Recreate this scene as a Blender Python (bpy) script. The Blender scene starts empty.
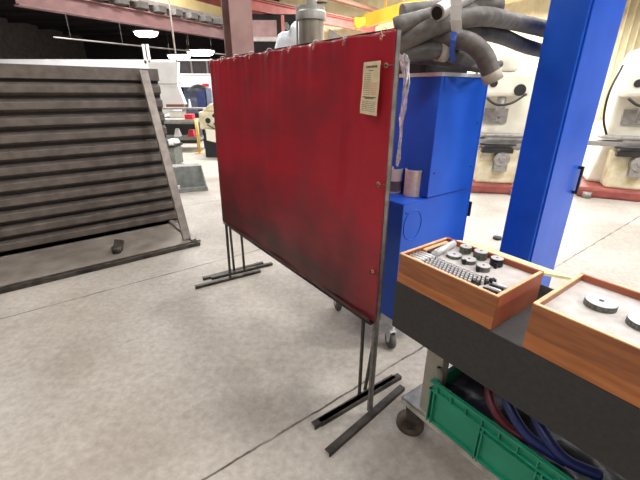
import bpy, bmesh, math, random
from mathutils import Vector, Matrix, noise
random.seed(7)
S = bpy.context.scene
COL = S.collection
R = math.radians
# ------------------------------------------------------------------ camera
TILT, ROLL, CH, F = R(22.126), R(0.185), 1.6873, 365.0
cr, sr, ct, st = math.cos(ROLL), math.sin(ROLL), math.cos(TILT), math.sin(TILT)
_F = Vector((0, ct, -st)); _U0 = Vector((0, st, ct)); _R0 = Vector((1, 0, 0))
_R = _R0*cr + _U0*sr; _U = -_R0*sr + _U0*cr
cam_data = bpy.data.cameras.new('camera'); cam = bpy.data.objects.new('camera', cam_data); COL.objects.link(cam)
cam_data.sensor_width = 36; cam_data.lens = F/640*36; cam_data.clip_end = 200; cam_data.clip_start = .05
cam.matrix_world = Matrix(((_R.x, _U.x, -_F.x, 0), (_R.y, _U.y, -_F.y, 0), (_R.z, _U.z, -_F.z, CH), (0, 0, 0, 1)))
S.camera = cam

def ray(u, v): return _F + _R*(u-320)/F + _U*(240-v)/F
def at_z(u, v, z): d = ray(u, v); return Vector((0, 0, CH)) + d*((z-CH)/d.z)
def at_y(u, v, y): d = ray(u, v); return Vector((0, 0, CH)) + d*(y/d.y)

# ------------------------------------------------------------------ materials
def lin(c):
    return tuple(((x/255)/12.92 if x/255 <= .04045 else ((x/255+.055)/1.055)**2.4) for x in c) + (1,)
def mat(name, c1, c2=None, rough=.5, metal=0, scale=6, detail=4, lo=.35, hi=.65, bump=0, bscale=40, spec=.5,
        stretch=None, trans=0, emit=0, coat=0, coords='Object'):
    m = bpy.data.materials.new(name); m.use_nodes = True
    n = m.node_tree.nodes; l = m.node_tree.links; b = n['Principled BSDF']
    b.inputs['Roughness'].default_value = rough; b.inputs['Metallic'].default_value = metal
    b.inputs['Specular IOR Level'].default_value = spec
    b.inputs['Coat Weight'].default_value = coat
    if trans: b.inputs['Transmission Weight'].default_value = trans
    tc = n.new('ShaderNodeTexCoord'); mp = n.new('ShaderNodeMapping'); l.new(tc.outputs[coords], mp.inputs[0])
    if stretch: mp.inputs['Scale'].default_value = stretch
    no = n.new('ShaderNodeTexNoise'); no.inputs['Scale'].default_value = scale; no.inputs['Detail'].default_value = detail
    l.new(mp.outputs[0], no.inputs['Vector'])
    rp = n.new('ShaderNodeValToRGB'); rp.color_ramp.elements[0].position = lo; rp.color_ramp.elements[1].position = hi
    rp.color_ramp.elements[0].color = lin(c1); rp.color_ramp.elements[1].color = lin(c2 or tuple(min(255, x*1.08) for x in c1))
    l.new(no.outputs[0], rp.inputs[0]); l.new(rp.outputs[0], b.inputs['Base Color'])
    if emit:
        b.inputs['Emission Color'].default_value = lin(c1); b.inputs['Emission Strength'].default_value = emit
    if bump:
        n2 = n.new('ShaderNodeTexNoise'); n2.inputs['Scale'].default_value = bscale; n2.inputs['Detail'].default_value = 5
        l.new(mp.outputs[0], n2.inputs['Vector'])
        bp = n.new('ShaderNodeBump'); bp.inputs['Strength'].default_value = bump; bp.inputs['Distance'].default_value = .01
        l.new(n2.outputs[0], bp.inputs['Height']); l.new(bp.outputs[0], b.inputs['Normal'])
    return m

M = {}
M['steel'] = mat('bare_steel', (104, 100, 96), (138, 134, 128), .45, .6, 20, bump=.1)
M['post'] = mat('worn_post_steel', (100, 97, 94), (132, 128, 124), .45, .5, 25, bump=.1)
M['darksteel'] = mat('dark_steel', (50, 46, 43), (84, 78, 72), .5, .45, 14, bump=.1)
M['blackbar'] = mat('black_bar', (34, 31, 31), (58, 54, 52), .5, .3, 20)
M['blue'] = mat('blue_enamel', (26, 80, 190), (36, 92, 204), .3, 0, 3, spec=.3)
M['blue2'] = mat('blue_patch', (14, 72, 186), (18, 78, 194), .35, 0, 3)
M['castgrey'] = mat('cast_bracket', (190, 192, 196), (220, 220, 222), .45, .3, 12)
M['rubber'] = mat('caster_rubber', (70, 68, 66), (105, 102, 98), .7, 0, 12)
M['wheelbrown'] = mat('brown_wheel', (60, 50, 44), (92, 80, 70), .6, .1, 14)
M['slab'] = mat('dark_granite', (38, 37, 36), (47, 45, 44), .55, 0, 60, 8, bump=.05)
M['stand'] = mat('stand_enamel', (140, 136, 124), (158, 153, 140), .5, .1, 8, bump=.05)
M['shelfplate'] = mat('shelf_steel', (150, 148, 142), (196, 192, 184), .45, .4, 14, bump=.2)
M['green'] = mat('green_plastic', (26, 128, 98), (34, 140, 108), .45, 0, 6)
M['navybag'] = mat('navy_plastic', (8, 9, 16), (18, 20, 36), .5, 0, 9, bump=.3, bscale=12)
M['navyhose'] = mat('blue_hose', (28, 40, 92), (36, 50, 110), .35, 0, 9)
M['maroonhose'] = mat('maroon_hose', (78, 24, 34), (96, 32, 44), .4, 0, 9)
M['woodorange'] = mat('orange_wood', (152, 86, 38), (182, 110, 54), .42, 0, 5, 6, stretch=(1, 6, 9), coat=.2)
M['wood'] = mat('varnished_wood', (126, 70, 34), (160, 94, 48), .42, 0, 5, 6, stretch=(1, 6, 9), bump=.08, coat=.2)
M['woodlight'] = mat('bare_wood_edge', (206, 158, 116), (226, 184, 142), .5, 0, 8, stretch=(1, 6, 6))
M['woodred'] = mat('reddish_wood', (150, 78, 52), (170, 96, 66), .5, 0, 8)
M['lid'] = mat('pale_lid_board', (214, 204, 138), (232, 224, 168), .5, 0, 6)
M['tray'] = mat('felt_tray', (168, 162, 158), (186, 180, 176), .7, 0, 20)
M['gauge'] = mat('polished_gauge', (196, 194, 194), (224, 222, 222), .3, .3, 10)
M['knurl'] = mat('knurled_steel', (76, 78, 74), (120, 122, 116), .5, .5, 120)
M['blacksteel'] = mat('blackened_steel', (26, 26, 28), (50, 50, 52), .45, .5, 30)
M['hose'] = mat('grey_hose', (74, 71, 69), (104, 99, 94), .6, 0, 18, bump=.15)
M['hosedark'] = mat('dark_hose', (54, 52, 52), (80, 77, 74), .55, 0, 18, bump=.15)
M['duct'] = mat('light_duct', (176, 172, 168), (206, 202, 198), .4, .3, 12)
M['cuff'] = mat('hose_cuff', (150, 142, 132), (176, 168, 156), .6, 0, 12)
M['strap'] = mat('grey_strap', (176, 174, 172), (200, 198, 196), .6, 0, 10)
M['bluestrap'] = mat('blue_strap', (26, 62, 150), (34, 76, 170), .5, 0, 10)
M['inside'] = mat('dark_inside', (14, 12, 12), (22, 20, 20), .8)
M['paper'] = mat('label_paper', (206, 188, 152), (222, 206, 172), .7, 0, 20)
M['ink'] = mat('label_ink', (70, 62, 56), (84, 74, 66), .7)
M['redink'] = mat('label_red_ink', (196, 112, 102), (206, 124, 112), .7)
M['can'] = mat('pale_can', (214, 206, 202), (230, 222, 218), .5, 0, 30)
M['candark'] = mat('can_label', (92, 84, 92), (110, 102, 108), .5)
M['canbeige'] = mat('beige_can', (206, 192, 178), (220, 208, 196), .55, 0, 30)
M['rackslat'] = mat('rack_slats', (88, 80, 74), (108, 99, 92), .55, .25, 10, bump=.1)
M['rackpost'] = mat('rack_post', (118, 108, 102), (140, 130, 122), .5, .3, 12, bump=.1)
M['rackbase'] = mat('rack_base', (128, 119, 110), (156, 147, 138), .5, .3, 5, bump=.1)
M['joist'] = mat('joist_grey', (76, 72, 70), (92, 88, 84), .6)
M['salmon'] = mat('salmon_beam', (120, 86, 86), (136, 98, 96), .6, 0, 3)
M['salmonred'] = mat('salmon_red_beam', (156, 80, 72), (170, 92, 84), .6, 0, 3)
M['pinkcol'] = mat('pink_column', (126, 96, 92), (142, 110, 104), .55, 0, 3)
M['pinkpanel'] = mat('pink_panel', (122, 92, 92), (136, 104, 102), .6, 0, 3)
M['greybeam'] = mat('grey_beam', (118, 110, 106), (142, 134, 128), .6, 0, 3)
M['yellowwall'] = mat('cream_wall', (234, 218, 176), (244, 232, 196), .7, 0, 2)
M['yellowg'] = mat('cream_girder', (216, 196, 140), (228, 208, 152), .7, 0, 2)
M['crane'] = mat('crane_yellow', (206, 152, 26), (220, 168, 40), .5, 0, 2)
M['sheet'] = mat('white_sheet', (214, 222, 230), (232, 238, 244), .7, 0, 6, bump=.4, bscale=8)
M['galv'] = mat('galvanised', (78, 70, 60), (172, 164, 150), .45, .5, 5, 6, stretch=(1, 1, .25), lo=.3, hi=.7)
M['galvlight'] = mat('galvanised_light', (138, 136, 130), (168, 166, 160), .45, .4, 5)
M['white'] = mat('white_paint', (222, 222, 222), (234, 234, 234), .6, 0, 2)
M['whitew'] = mat('white_wall', (224, 224, 230), (236, 236, 240), .7, 0, 1)
M['dark'] = mat('dark_ceiling', (50, 42, 46), (62, 54, 58), .9, 0, .5)
M['darkwin'] = mat('dark_window', (44, 40, 44), (58, 54, 58), .4)
M['doorblue'] = mat('blue_grey_door', (86, 96, 116), (104, 114, 134), .5)
M['navy'] = mat('navy_cloth', (28, 36, 80), (40, 48, 96), .7)
M['red'] = mat('red_plastic', (200, 30, 44), (214, 44, 56), .4)
M['cream'] = mat('machine_cream', (226, 222, 204), (238, 234, 218), .5, 0, 4)
M['creamdirty'] = mat('stained_cream', (196, 184, 142), (230, 224, 200), .5, 0, 5, 6)
M['redbase'] = mat('oxide_red_base', (132, 62, 56), (152, 80, 70), .6, 0, 6)
M['tubegrey'] = mat('tube_grey', (92, 94, 88), (112, 114, 106), .5, .3, 10)
M['machgrey'] = mat('machine_grey', (134, 132, 128), (164, 160, 156), .45, .3, 10)
M['black'] = mat('black_paint', (24, 24, 26), (36, 36, 38), .5)
M['tankgrey'] = mat('grey_sheet', (112, 116, 112), (134, 138, 132), .6, 0, 9, bump=.2)
M['bench2'] = mat('table_top', (136, 134, 130), (166, 164, 160), .5, .2, 10)
M['yellowpost'] = mat('yellow_post', (226, 182, 90), (236, 196, 110), .5)
M['brown'] = mat('brown_strip', (128, 90, 74), (140, 100, 84), .6)
M['beigebox'] = mat('beige_box', (210, 206, 194), (224, 220, 208), .6)
M['lamp'] = mat('lamp_glass', (255, 250, 244), (255, 250, 244), .5, emit=14)
M['brass'] = mat('brass_grommet', (170, 130, 96), (190, 150, 112), .35, .6, 10)

def plastic_film():
    m = bpy.data.materials.new('clear_film'); m.use_nodes = True
    n = m.node_tree.nodes; l = m.node_tree.links; b = n['Principled BSDF']
    b.inputs['Base Color'].default_value = lin((232, 234, 238)); b.inputs['Roughness'].default_value = .3
    b.inputs['Specular IOR Level'].default_value = 1
    tc = n.new('ShaderNodeTexCoord'); no = n.new('ShaderNodeTexNoise'); no.inputs['Scale'].default_value = 30
    l.new(tc.outputs['Object'], no.inputs['Vector'])
    rp = n.new('ShaderNodeValToRGB'); rp.color_ramp.elements[0].position = .42; rp.color_ramp.elements[1].position = .6
    rp.color_ramp.elements[0].color = (.3, .3, .3, 1); rp.color_ramp.elements[1].color = (.95, .95, .95, 1)
    l.new(no.outputs[0], rp.inputs[0]); l.new(rp.outputs[0], b.inputs['Alpha'])
    return m
M['film'] = plastic_film()

def curtain_mat():
    m = bpy.data.materials.new('red_vinyl'); m.use_nodes = True
    n = m.node_tree.nodes; l = m.node_tree.links; b = n['Principled BSDF']
    b.inputs['Roughness'].default_value = .38; b.inputs['Specular IOR Level'].default_value = .45
    tc = n.new('ShaderNodeTexCoord'); sep = n.new('ShaderNodeSeparateXYZ'); l.new(tc.outputs['Object'], sep.inputs[0])
    # soot and grime worn into the vinyl, thicker towards the hem
    mp = n.new('ShaderNodeMapping'); mp.inputs['Scale'].default_value = (1.4, 1, 2.2); l.new(tc.outputs['Object'], mp.inputs[0])
    no = n.new('ShaderNodeTexNoise'); no.inputs['Scale'].default_value = 1.6; no.inputs['Detail'].default_value = 7; no.inputs['Roughness'].default_value = .6
    l.new(mp.outputs[0], no.inputs['Vector'])
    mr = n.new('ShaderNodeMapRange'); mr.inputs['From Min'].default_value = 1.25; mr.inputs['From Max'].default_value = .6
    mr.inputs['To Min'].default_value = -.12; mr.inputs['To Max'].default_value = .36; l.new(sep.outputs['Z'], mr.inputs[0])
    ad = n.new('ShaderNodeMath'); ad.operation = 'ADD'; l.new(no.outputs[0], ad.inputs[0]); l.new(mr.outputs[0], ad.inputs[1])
    # light passing through the vinyl by the near post, painted as brighter red
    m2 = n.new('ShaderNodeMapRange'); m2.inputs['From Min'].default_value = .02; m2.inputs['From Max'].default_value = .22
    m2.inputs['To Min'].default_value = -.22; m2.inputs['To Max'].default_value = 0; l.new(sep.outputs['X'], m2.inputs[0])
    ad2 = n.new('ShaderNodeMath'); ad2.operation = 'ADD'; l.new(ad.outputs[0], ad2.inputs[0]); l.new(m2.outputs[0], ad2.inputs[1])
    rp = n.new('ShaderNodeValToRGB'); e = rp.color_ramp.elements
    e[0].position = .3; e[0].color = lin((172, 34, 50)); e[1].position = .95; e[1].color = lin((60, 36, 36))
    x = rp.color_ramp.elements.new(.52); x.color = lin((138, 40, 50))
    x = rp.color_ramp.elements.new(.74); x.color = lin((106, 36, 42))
    l.new(ad2.outputs[0], rp.inputs[0]); l.new(rp.outputs[0], b.inputs['Base Color'])
    tr = n.new('ShaderNodeBsdfTranslucent'); l.new(rp.outputs[0], tr.inputs['Color'])
    mx = n.new('ShaderNodeMixShader'); mx.inputs[0].default_value = .16
    l.new(b.outputs[0], mx.inputs[1]); l.new(tr.outputs[0], mx.inputs[2]); l.new(mx.outputs[0], n['Material Output'].inputs[0])
    nb = n.new('ShaderNodeTexNoise'); nb.inputs['Scale'].default_value = 22; nb.inputs['Detail'].default_value = 6
    l.new(mp.outputs[0], nb.inputs['Vector'])
    bp = n.new('ShaderNodeBump'); bp.inputs['Strength'].default_value = .12; bp.inputs['Distance'].default_value = .01
    l.new(nb.outputs[0], bp.inputs['Height']); l.new(bp.outputs[0], b.inputs['Normal'])
    return m
M['curtain'] = curtain_mat()
M['hem'] = mat('soiled_hem', (52, 30, 30), (74, 38, 38), .55, 0, 10)

def floor_mat():
    m = bpy.data.materials.new('concrete'); m.use_nodes = True
    n = m.node_tree.nodes; l = m.node_tree.links; b = n['Principled BSDF']
    b.inputs['Roughness'].default_value = .55; b.inputs['Specular IOR Level'].default_value = .35
    g = n.new('ShaderNodeNewGeometry')
    def nz(scale, det, rough=.55):
        x = n.new('ShaderNodeTexNoise'); x.inputs['Scale'].default_value = scale; x.inputs['Detail'].default_value = det
        x.inputs['Roughness'].default_value = rough; l.new(g.outputs['Position'], x.inputs['Vector']); return x
    def ramp(src, p0, c0, p1, c1):
        r = n.new('ShaderNodeValToRGB'); r.color_ramp.elements[0].position = p0; r.color_ramp.elements[0].color = c0
        r.color_ramp.elements[1].position = p1; r.color_ramp.elements[1].color = c1; l.new(src, r.inputs[0]); return r
    def mixc(kind, fac, a, bb):
        x = n.new('ShaderNodeMix'); x.data_type = 'RGBA'; x.blend_type = kind
        if isinstance(fac, float): x.inputs[0].default_value = fac
        else: l.new(fac, x.inputs[0])
        l.new(a, x.inputs[6])
        if isinstance(bb, tuple): x.inputs[7].default_value = bb
        else: l.new(bb, x.inputs[7])
        return x.outputs[2]
    big = nz(1.1, 6); base = ramp(big.outputs[0], .35, lin((166, 158, 148)), .65, lin((194, 188, 180)))
    fine = nz(22, 9, .7); fr = ramp(fine.outputs[0], .3, (.66, .65, .63, 1), .7, (1, 1, 1, 1))
    c = mixc('MULTIPLY', 1.0, base.outputs[0], fr.outputs[0])
    sp = nz(9, 3); spr = ramp(sp.outputs[0], .7, (0, 0, 0, 1), .78, (.55, .55, .55, 1))
    c = mixc('MIX', spr.outputs[0], c, lin((118, 108, 98)))
    st_ = nz(3.2, 5, .6); sr_ = ramp(st_.outputs[0], .6, (0, 0, 0, 1), .8, (.5, .5, .5, 1))
    c = mixc('MIX', sr_.outputs[0], c, lin((140, 132, 122)))
    # saw-cut joints
    dp = n.new('ShaderNodeVectorMath'); dp.operation = 'DOT_PRODUCT'; dp.inputs[1].default_value = (-math.sin(R(37)), math.cos(R(37)), 0)
    l.new(g.outputs['Position'], dp.inputs[0])
    wob = nz(6, 4); wm = n.new('ShaderNodeMath'); wm.operation = 'MULTIPLY_ADD'; wm.inputs[1].default_value = .03; l.new(wob.outputs[0], wm.inputs[0]); l.new(dp.outputs['Value'], wm.inputs[2])
    a1 = n.new('ShaderNodeMath'); a1.operation = 'SUBTRACT'; a1.inputs[1].default_value = 1.27 - 22.4; l.new(wm.outputs[0], a1.inputs[0])
    md = n.new('ShaderNodeMath'); md.operation = 'PINGPONG'; md.inputs[1].default_value = 1.12; l.new(a1.outputs[0], md.inputs[0])
    jr = ramp(md.outputs[0], .0035, (1, 1, 1, 1), .0085, (0, 0, 0, 1))
    jn = nz(5, 3); jm = n.new('ShaderNodeMath'); jm.operation = 'MULTIPLY'; l.new(jr.outputs[0], jm.inputs[0]); jq = ramp(jn.outputs[0], .35, (.45, .45, .45, 1), .6, (1, 1, 1, 1)); l.new(jq.outputs[0], jm.inputs[1])
    c = mixc('MIX', jm.outputs[0], c, lin((52, 46, 42)))
    l.new(c, b.inputs['Base Color'])
    bp = n.new('ShaderNodeBump'); bp.inputs['Strength'].default_value = .12; bp.inputs['Distance'].default_value = .01
    l.new(fine.outputs[0], bp.inputs['Height']); l.new(bp.outputs[0], b.inputs['Normal'])
    return m
M['floor'] = floor_mat()

# ------------------------------------------------------------------ mesh helpers
def B(): return bmesh.new()
def box(bm, x0, x1, y0, y1, z0, z1, mtx=None):
    vs = [bm.verts.new((x, y, z)) for z in (z0, z1) for y in (y0, y1) for x in (x0, x1)]
    for f in ((0, 2, 3, 1), (4, 5, 7, 6), (0, 1, 5, 4), (2, 6, 7, 3), (0, 4, 6, 2), (1, 3, 7, 5)):
        bm.faces.new([vs[i] for i in f])
    if mtx: bmesh.ops.transform(bm, matrix=mtx, verts=vs)
    return vs
def bar(bm, p, q, w, h, up=(0, 0, 1)):
    p, q = Vector(p), Vector(q); d = (q-p); L = d.length; d.normalize(); up = Vector(up)
    s = d.cross(up)
    if s.length < 1e-4: s = d.cross(Vector((1, 0, 0)))
    s.normalize(); t = s.cross(d)
    m = Matrix(((d.x, s.x, t.x, p.x), (d.y, s.y, t.y, p.y), (d.z, s.z, t.z, p.z), (0, 0, 0, 1)))
    return box(bm, 0, L, -w/2, w/2, -h/2, h/2, m)
def prism(bm, poly, y0, y1, mtx=None):           # poly in x,z; extruded along y
    a = [bm.verts.new((x, y0, z)) for x, z in poly]; b = [bm.verts.new((x, y1, z)) for x, z in poly]
    bm.faces.new(a); bm.faces.new(b[::-1]); k = len(poly)
    for i in range(k): bm.faces.new((a[i], b[i], b[(i+1) % k], a[(i+1) % k]))
    if mtx: bmesh.ops.transform(bm, matrix=mtx, verts=a+b)
def rings(bm, pts, rads, seg=16, caps=True, flat=1.0):
    pts = [Vector(p) for p in pts]; prev = None; prevs = None
    t0 = (pts[1]-pts[0]).normalized(); up = Vector((0, 0, 1)) if abs(t0.z) < .9 else Vector((1, 0, 0))
    s = t0.cross(up).normalized()
    for i, p in enumerate(pts):
        t = (pts[min(i+1, len(pts)-1)]-pts[max(i-1, 0)]).normalized()
        s = (s - t*s.dot(t)).normalized(); w = s.cross(t)
        r = rads[i] if isinstance(rads, (list, tuple)) else rads
        ring = [bm.verts.new(p + (s*math.cos(2*math.pi*k/seg) + w*math.sin(2*math.pi*k/seg)*flat)*r) for k in range(seg)]
        if prev:
            for k in range(seg): bm.faces.new((prev[k], prev[(k+1) % seg], ring[(k+1) % seg], ring[k])).smooth = True
        elif caps: bm.faces.new(ring[::-1])
        prev = ring
    if caps: bm.faces.new(prev)
def cyl(bm, p, q, r, r2=None, seg=20): rings(bm, [p, q], [r, r if r2 is None else r2], seg)
def lathe(bm, prof, seg=28, c=(0, 0, 0)):        # prof: (r, z)
    prev = None
    for r, z in prof:
        if r < 1e-5: ring = [bm.verts.new((c[0], c[1], c[2]+z))]
        else: ring = [bm.verts.new((c[0]+r*math.cos(2*math.pi*k/seg), c[1]+r*math.sin(2*math.pi*k/seg), c[2]+z)) for k in range(seg)]
        if prev:
            for k in range(seg):
                a = prev[k % len(prev)]; b = prev[(k+1) % seg % len(prev)]; d = ring[k % len(ring)]; e = ring[(k+1) % seg % len(ring)]
                vs = []
                for v in (a, b, e, d):
                    if v not in vs: vs.append(v)
                if len(vs) > 2: bm.faces.new(vs)
        prev = ring
def spline(pts, n=8):
    P = [Vector(p) for p in pts]; P = [P[0]*2-P[1]] + P + [P[-1]*2-P[-2]]; out = []
    for i in range(1, len(P)-2):
        for k in range(n):
            t = k/n; a, b, c, d = P[i-1], P[i], P[i+1], P[i+2]
            out.append(.5*((2*b)+(c-a)*t+(2*a-5*b+4*c-d)*t*t+(3*b-a-3*c+d)*t**3))
    out.append(P[-2]); return out
def hose_bm(pts, r, n=10, rib=0.0, seg=18, period=3, flat=1.0):
    s = spline(pts, n); rad = [r*(1+(rib if i % period == 0 else -rib)) if rib else r for i in range(len(s))]
    bm = B(); rings(bm, s, rad, seg, True, flat); return bm
def obj(name, bm, m, parent=None, bevel=0, smooth=False, loc=None, rotz=0):
    bmesh.ops.recalc_face_normals(bm, faces=bm.faces)
    me = bpy.data.meshes.new(name); bm.to_mesh(me); bm.free()
    me.materials.append(M[m] if isinstance(m, str) else m)
    o = bpy.data.objects.new(name, me); COL.objects.link(o)
    if parent: o.parent = parent
    if loc is not None: o.location = loc
    o.rotation_euler.z = rotz
    if smooth:
        for p in me.polygons: p.use_smooth = True
    if bevel:
        b = o.modifiers.new('bevel', 'BEVEL'); b.width = bevel; b.segments = 2; b.limit_method = 'ANGLE'; b.angle_limit = R(40)
    return o
def tag(o, label, cat, group=None):
    o['label'] = label; o['category'] = cat
    if group: o['group'] = group
    return o
def thing(name, label, cat, loc=(0, 0, 0), rotz=0, group=None):
    o = bpy.data.objects.new(name, None); COL.objects.link(o); o.location = loc; o.rotation_euler.z = rotz; o.empty_display_size = .1
    return tag(o, label, cat, group)
def struct(name, bm, m, **k):
    o = obj(name, bm, m, **k); o['kind'] = 'structure'; return o
def dup(root, loc, rotz, label=None):
    r = root.copy(); COL.objects.link(r); r.location = loc; r.rotation_euler.z = rotz
    if label: r['label'] = label
    for ch in list(root.children):
        c = ch.copy(); COL.objects.link(c); c.parent = r
        for g in ch.children:
            d = g.copy(); COL.objects.link(d); d.parent = c
    return r
def V2(o, ang, x, y, z=0):  # local -> world
    return Vector((o[0]+x*math.cos(ang)-y*math.sin(ang), o[1]+x*math.sin(ang)+y*math.cos(ang), z))

# ------------------------------------------------------------------ setting
b = B(); box(b, -30, 30, -6, 52, -.1, 0); struct('floor', b, 'floor')
b = B(); box(b, -30, 30, -6, 52, 8, 8.2)
for i in range(14): box(b, -30, 30, -4+4*i, -3.75+4*i, 7.7, 8)
struct('ceiling', b, 'dark')
b = B(); box(b, -30, 30, 51.8, 52, 0, 8); struct('wall_far', b, 'dark')
b = B(); box(b, -30, -29.8, -6, 52, 0, 8); struct('wall_left', b, 'greybeam')
b = B(); box(b, 29.8, 30, -6, 52, 0, 8); struct('wall_right', b, 'yellowwall')
b = B(); box(b, -30, 30, -6.2, -6, 0, 8); struct('wall_behind', b, 'greybeam')
# white partition wall, 18 m away, with a row of dark windows above and a doorway
b = B()
box(b, -16, -6.42, 18, 18.15, 0, 2.98); box(b, -6.42, -5.2, 18, 18.15, 1.86, 2.42); box(b, -5.2, 2, 18, 18.15, 0, 2.42)
box(b, -4.45, 2, 18, 18.15, 2.42, 2.98); box(b, -6.42, -4.45, 17.98, 18.15, 2.93, 3.0)
struct('wall_partition', b, 'whitew')
b = B(); box(b, -6.42, -4.45, 18.05, 18.1, 2.42, 2.94); w = struct('window_1', b, 'darkwin')
b = B()
for x in (-6.42, -5.8, -5.1, -4.5): box(b, x, x+.06, 18.0, 18.06, 2.42, 2.94)
struct('window_frame', b, 'greybeam', parent=w)
b = B(); box(b, -6.42, -5.2, 18.5, 18.55, 0, 1.95); struct('door_1', b, 'doorblue')
b = B(); box(b, -16, 2, 17.96, 18.0, 2.36, 2.42); struct('trim_1', b, 'white')
# cream ribbed cladding on the far right side of the hall
b = B(); box(b, -2.6, 29, 27, 27.2, 0, 8)
for i in range(64): box(b, -2.5+i*.5, -2.42+i*.5, 26.94, 27, 0, 8)
struct('wall_cladding', b, 'yellowwall')

# ------------------------------------------------------------------ overhead steel
def beam(name, label, p, q, h, fl, m, ext0=0, ext1=0, group=None, cat='beam'):
    p, q = Vector(p), Vector(q); d = (q-p).normalized(); p = p-d*ext0; q = q+d*ext1
    b = B(); up = Vector((0, 0, 1))
    bar(b, p+up*h/2, q+up*h/2, .03, h); bar(b, p, q, fl, .04); bar(b, p+up*h, q+up*h, fl, .04)
    return tag(obj(name, b, m), label, cat)
z1 = 4.0
p, q = at_z(140, 25, z1), at_z(222, 38.5, z1)
bm1 = beam('runway_beam', 'faded pink steel crane runway beam crossing behind the pink column at left', p, q, .45, .34, 'salmon', 4, 6)
d1 = (q-p).normalized(); nrm = Vector((-d1.y, d1.x, 0))
# stub joists sitting on the beam and carrying a grey rail
for i in range(12):
    c = p + d1*(-1.6+.78*i) + Vector((0, 0, .47))
    b = B(); bar(b, c+Vector((0, 0, .13))-nrm*.5, c+Vector((0, 0, .13))+nrm*.15, .34, .2)
    tag(obj('joist_stub', b, 'joist'), 'short grey steel block between pink runway beam and the rail above', 'joist', 'grey blocks on the pink beam')
b = B(); bar(b, p-d1*4+Vector((0, 0, .80)), q+d1*6+Vector((0, 0, .80)), .3, .16)
tag(obj('crane_rail', b, 'greybeam'), 'grey steel rail lying on blocks above the pink runway beam', 'rail')
b = B(); bar(b, p-d1*5+nrm*.8+Vector((0, 0, 1.3)), q+d1*6+nrm*.8+Vector((0, 0, 1.15)), .3, .5)
tag(obj('crane_girder', b, 'yellowg'), 'pale yellow girder above the grey rail, top left', 'girder')
b = B(); p2 = at_z(188, -3, 6.2); q2 = at_z(226, 5, 6.2); bar(b, p2-(q2-p2)*.5, q2+(q2-p2)*2.2, .3, .5)
tag(obj('roof_beam', b, 'salmonred'), 'salmon roof beam at the top edge left of the column', 'beam')
# second runway beam to the right of the column
z2 = 5.2
p, q = at_z(251, 10, z2), at_z(366, 31.5, z2)
beam('runway_beam', 'salmon red steel beam running behind the galvanised pipe', p, q, .42, .3, 'salmonred', .4, 9)
dd = (q-p).normalized()
b = B(); bar(b, p-dd*.4+Vector((0, 0, .5)), q+dd*9+Vector((0, 0, .5)), .36, .06)
tag(obj('beam_rail', b, 'brown'), 'thin brown rail along the top of the salmon red beam', 'rail')
p3 = at_z(335, -1, 6.2); q3 = at_z(378, 11, 6.2)
b = B(); bar(b, p3-(q3-p3)*2, q3, .3, .16); tag(obj('roof_beam', b, 'brown'), 'thin dark roof beam above the cream cladding, top centre', 'beam')
# hanging bits between column and pipe
b = B(); a = at_y(252, 20, 19); c = at_y(277, 40, 19); box(b, a.x, c.x, 19, 19.05, c.z+.1, a.z)
tag(obj('wall_panel', b, 'pinkpanel'), 'dull pink steel panel right of the column', 'panel')
b = B(); a = at_y(281, 15, 18.6); c = at_y(284.5, 44, 18.6); box(b, a.x, c.x, 18.6, 18.8, 0, a.z)
tag(obj('hanger_post', b, 'salmonred'), 'slim salmon post under the beam right of the pink panel', 'post')
b = B(); a = at_y(252, 37, 17); c = at_y(280, 41, 17); box(b, a.x, c.x, 17, 17.2, c.z, a.z)
tag(obj('cross_beam', b, 'greybeam'), 'grey horizontal beam below the pink panel', 'beam')
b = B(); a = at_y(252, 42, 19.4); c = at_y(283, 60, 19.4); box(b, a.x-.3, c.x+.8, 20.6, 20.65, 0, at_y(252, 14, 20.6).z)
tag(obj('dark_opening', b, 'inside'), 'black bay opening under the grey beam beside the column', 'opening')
b = B(); a = at_y(329, 30, 20); prism(b, [(a.x, 0), (a.x, a.z+.05), (a.x+1.5, a.z-.75), (a.x+1.5, 0)], 20, 20.1)
tag(obj('gable_panel', b, 'greybeam'), 'grey sloping panel just right of the galvanised pipe', 'panel')
# pink column: H section
cx0 = at_y(222, 20, 7); cx1 = at_y(251.5, 20, 7)
col = thing('steel_column', 'tall pink painted H-section steel column behind the red screen', 'column', (cx0.x+.155, 6.9, 0), R(36))
b = B(); box(b, 0, .40, -.01, .015, 0, 8); obj('flange', b, 'pinkcol', col)
b = B(); box(b, 0, .37, .29, .315, 0, 8); obj('flange', b, 'pinkcol', col)
b = B(); box(b, .175, .195, .015, .29, 0, 8); obj('web', b, 'pinkcol', col)
b = B(); box(b, -.06, .43, -.07, .38, 0, .03); obj('base_plate', b, 'greybeam', col)
# yellow crane girder rising to the right
p, q = at_z(366, 21, 4.2), at_z(400, 11.5, 4.2); d = (q-p).normalized()
cg = thing('crane_bridge', 'bright yellow overhead crane girder above the near screen corner', 'crane', p)
b = B(); bar(b, (0, 0, 0), d*9.5, .25, .42); obj('girder', b, 'crane', cg)
b = B(); box(b, -.45, .12, -.2, .2, -.18, .1); cyl(b, (-.3, -.22, -.15), (-.3, .22, -.15), .12); obj('end_truck', b, 'crane', cg)
b = B(); bar(b, d*.8+Vector((0, -.4, -.42)), d*9+Vector((0, -.4, -.42)), .12, .2); obj('conduit_beam', b, 'yellowg', cg)
for k_ in (1.2, 4.5, 8):
    b = B(); cyl(b, d*k_, d*k_+Vector((0, 0, 3.9)), .03, seg=8); obj('hanger_rod', b, 'crane', cg)

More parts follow.
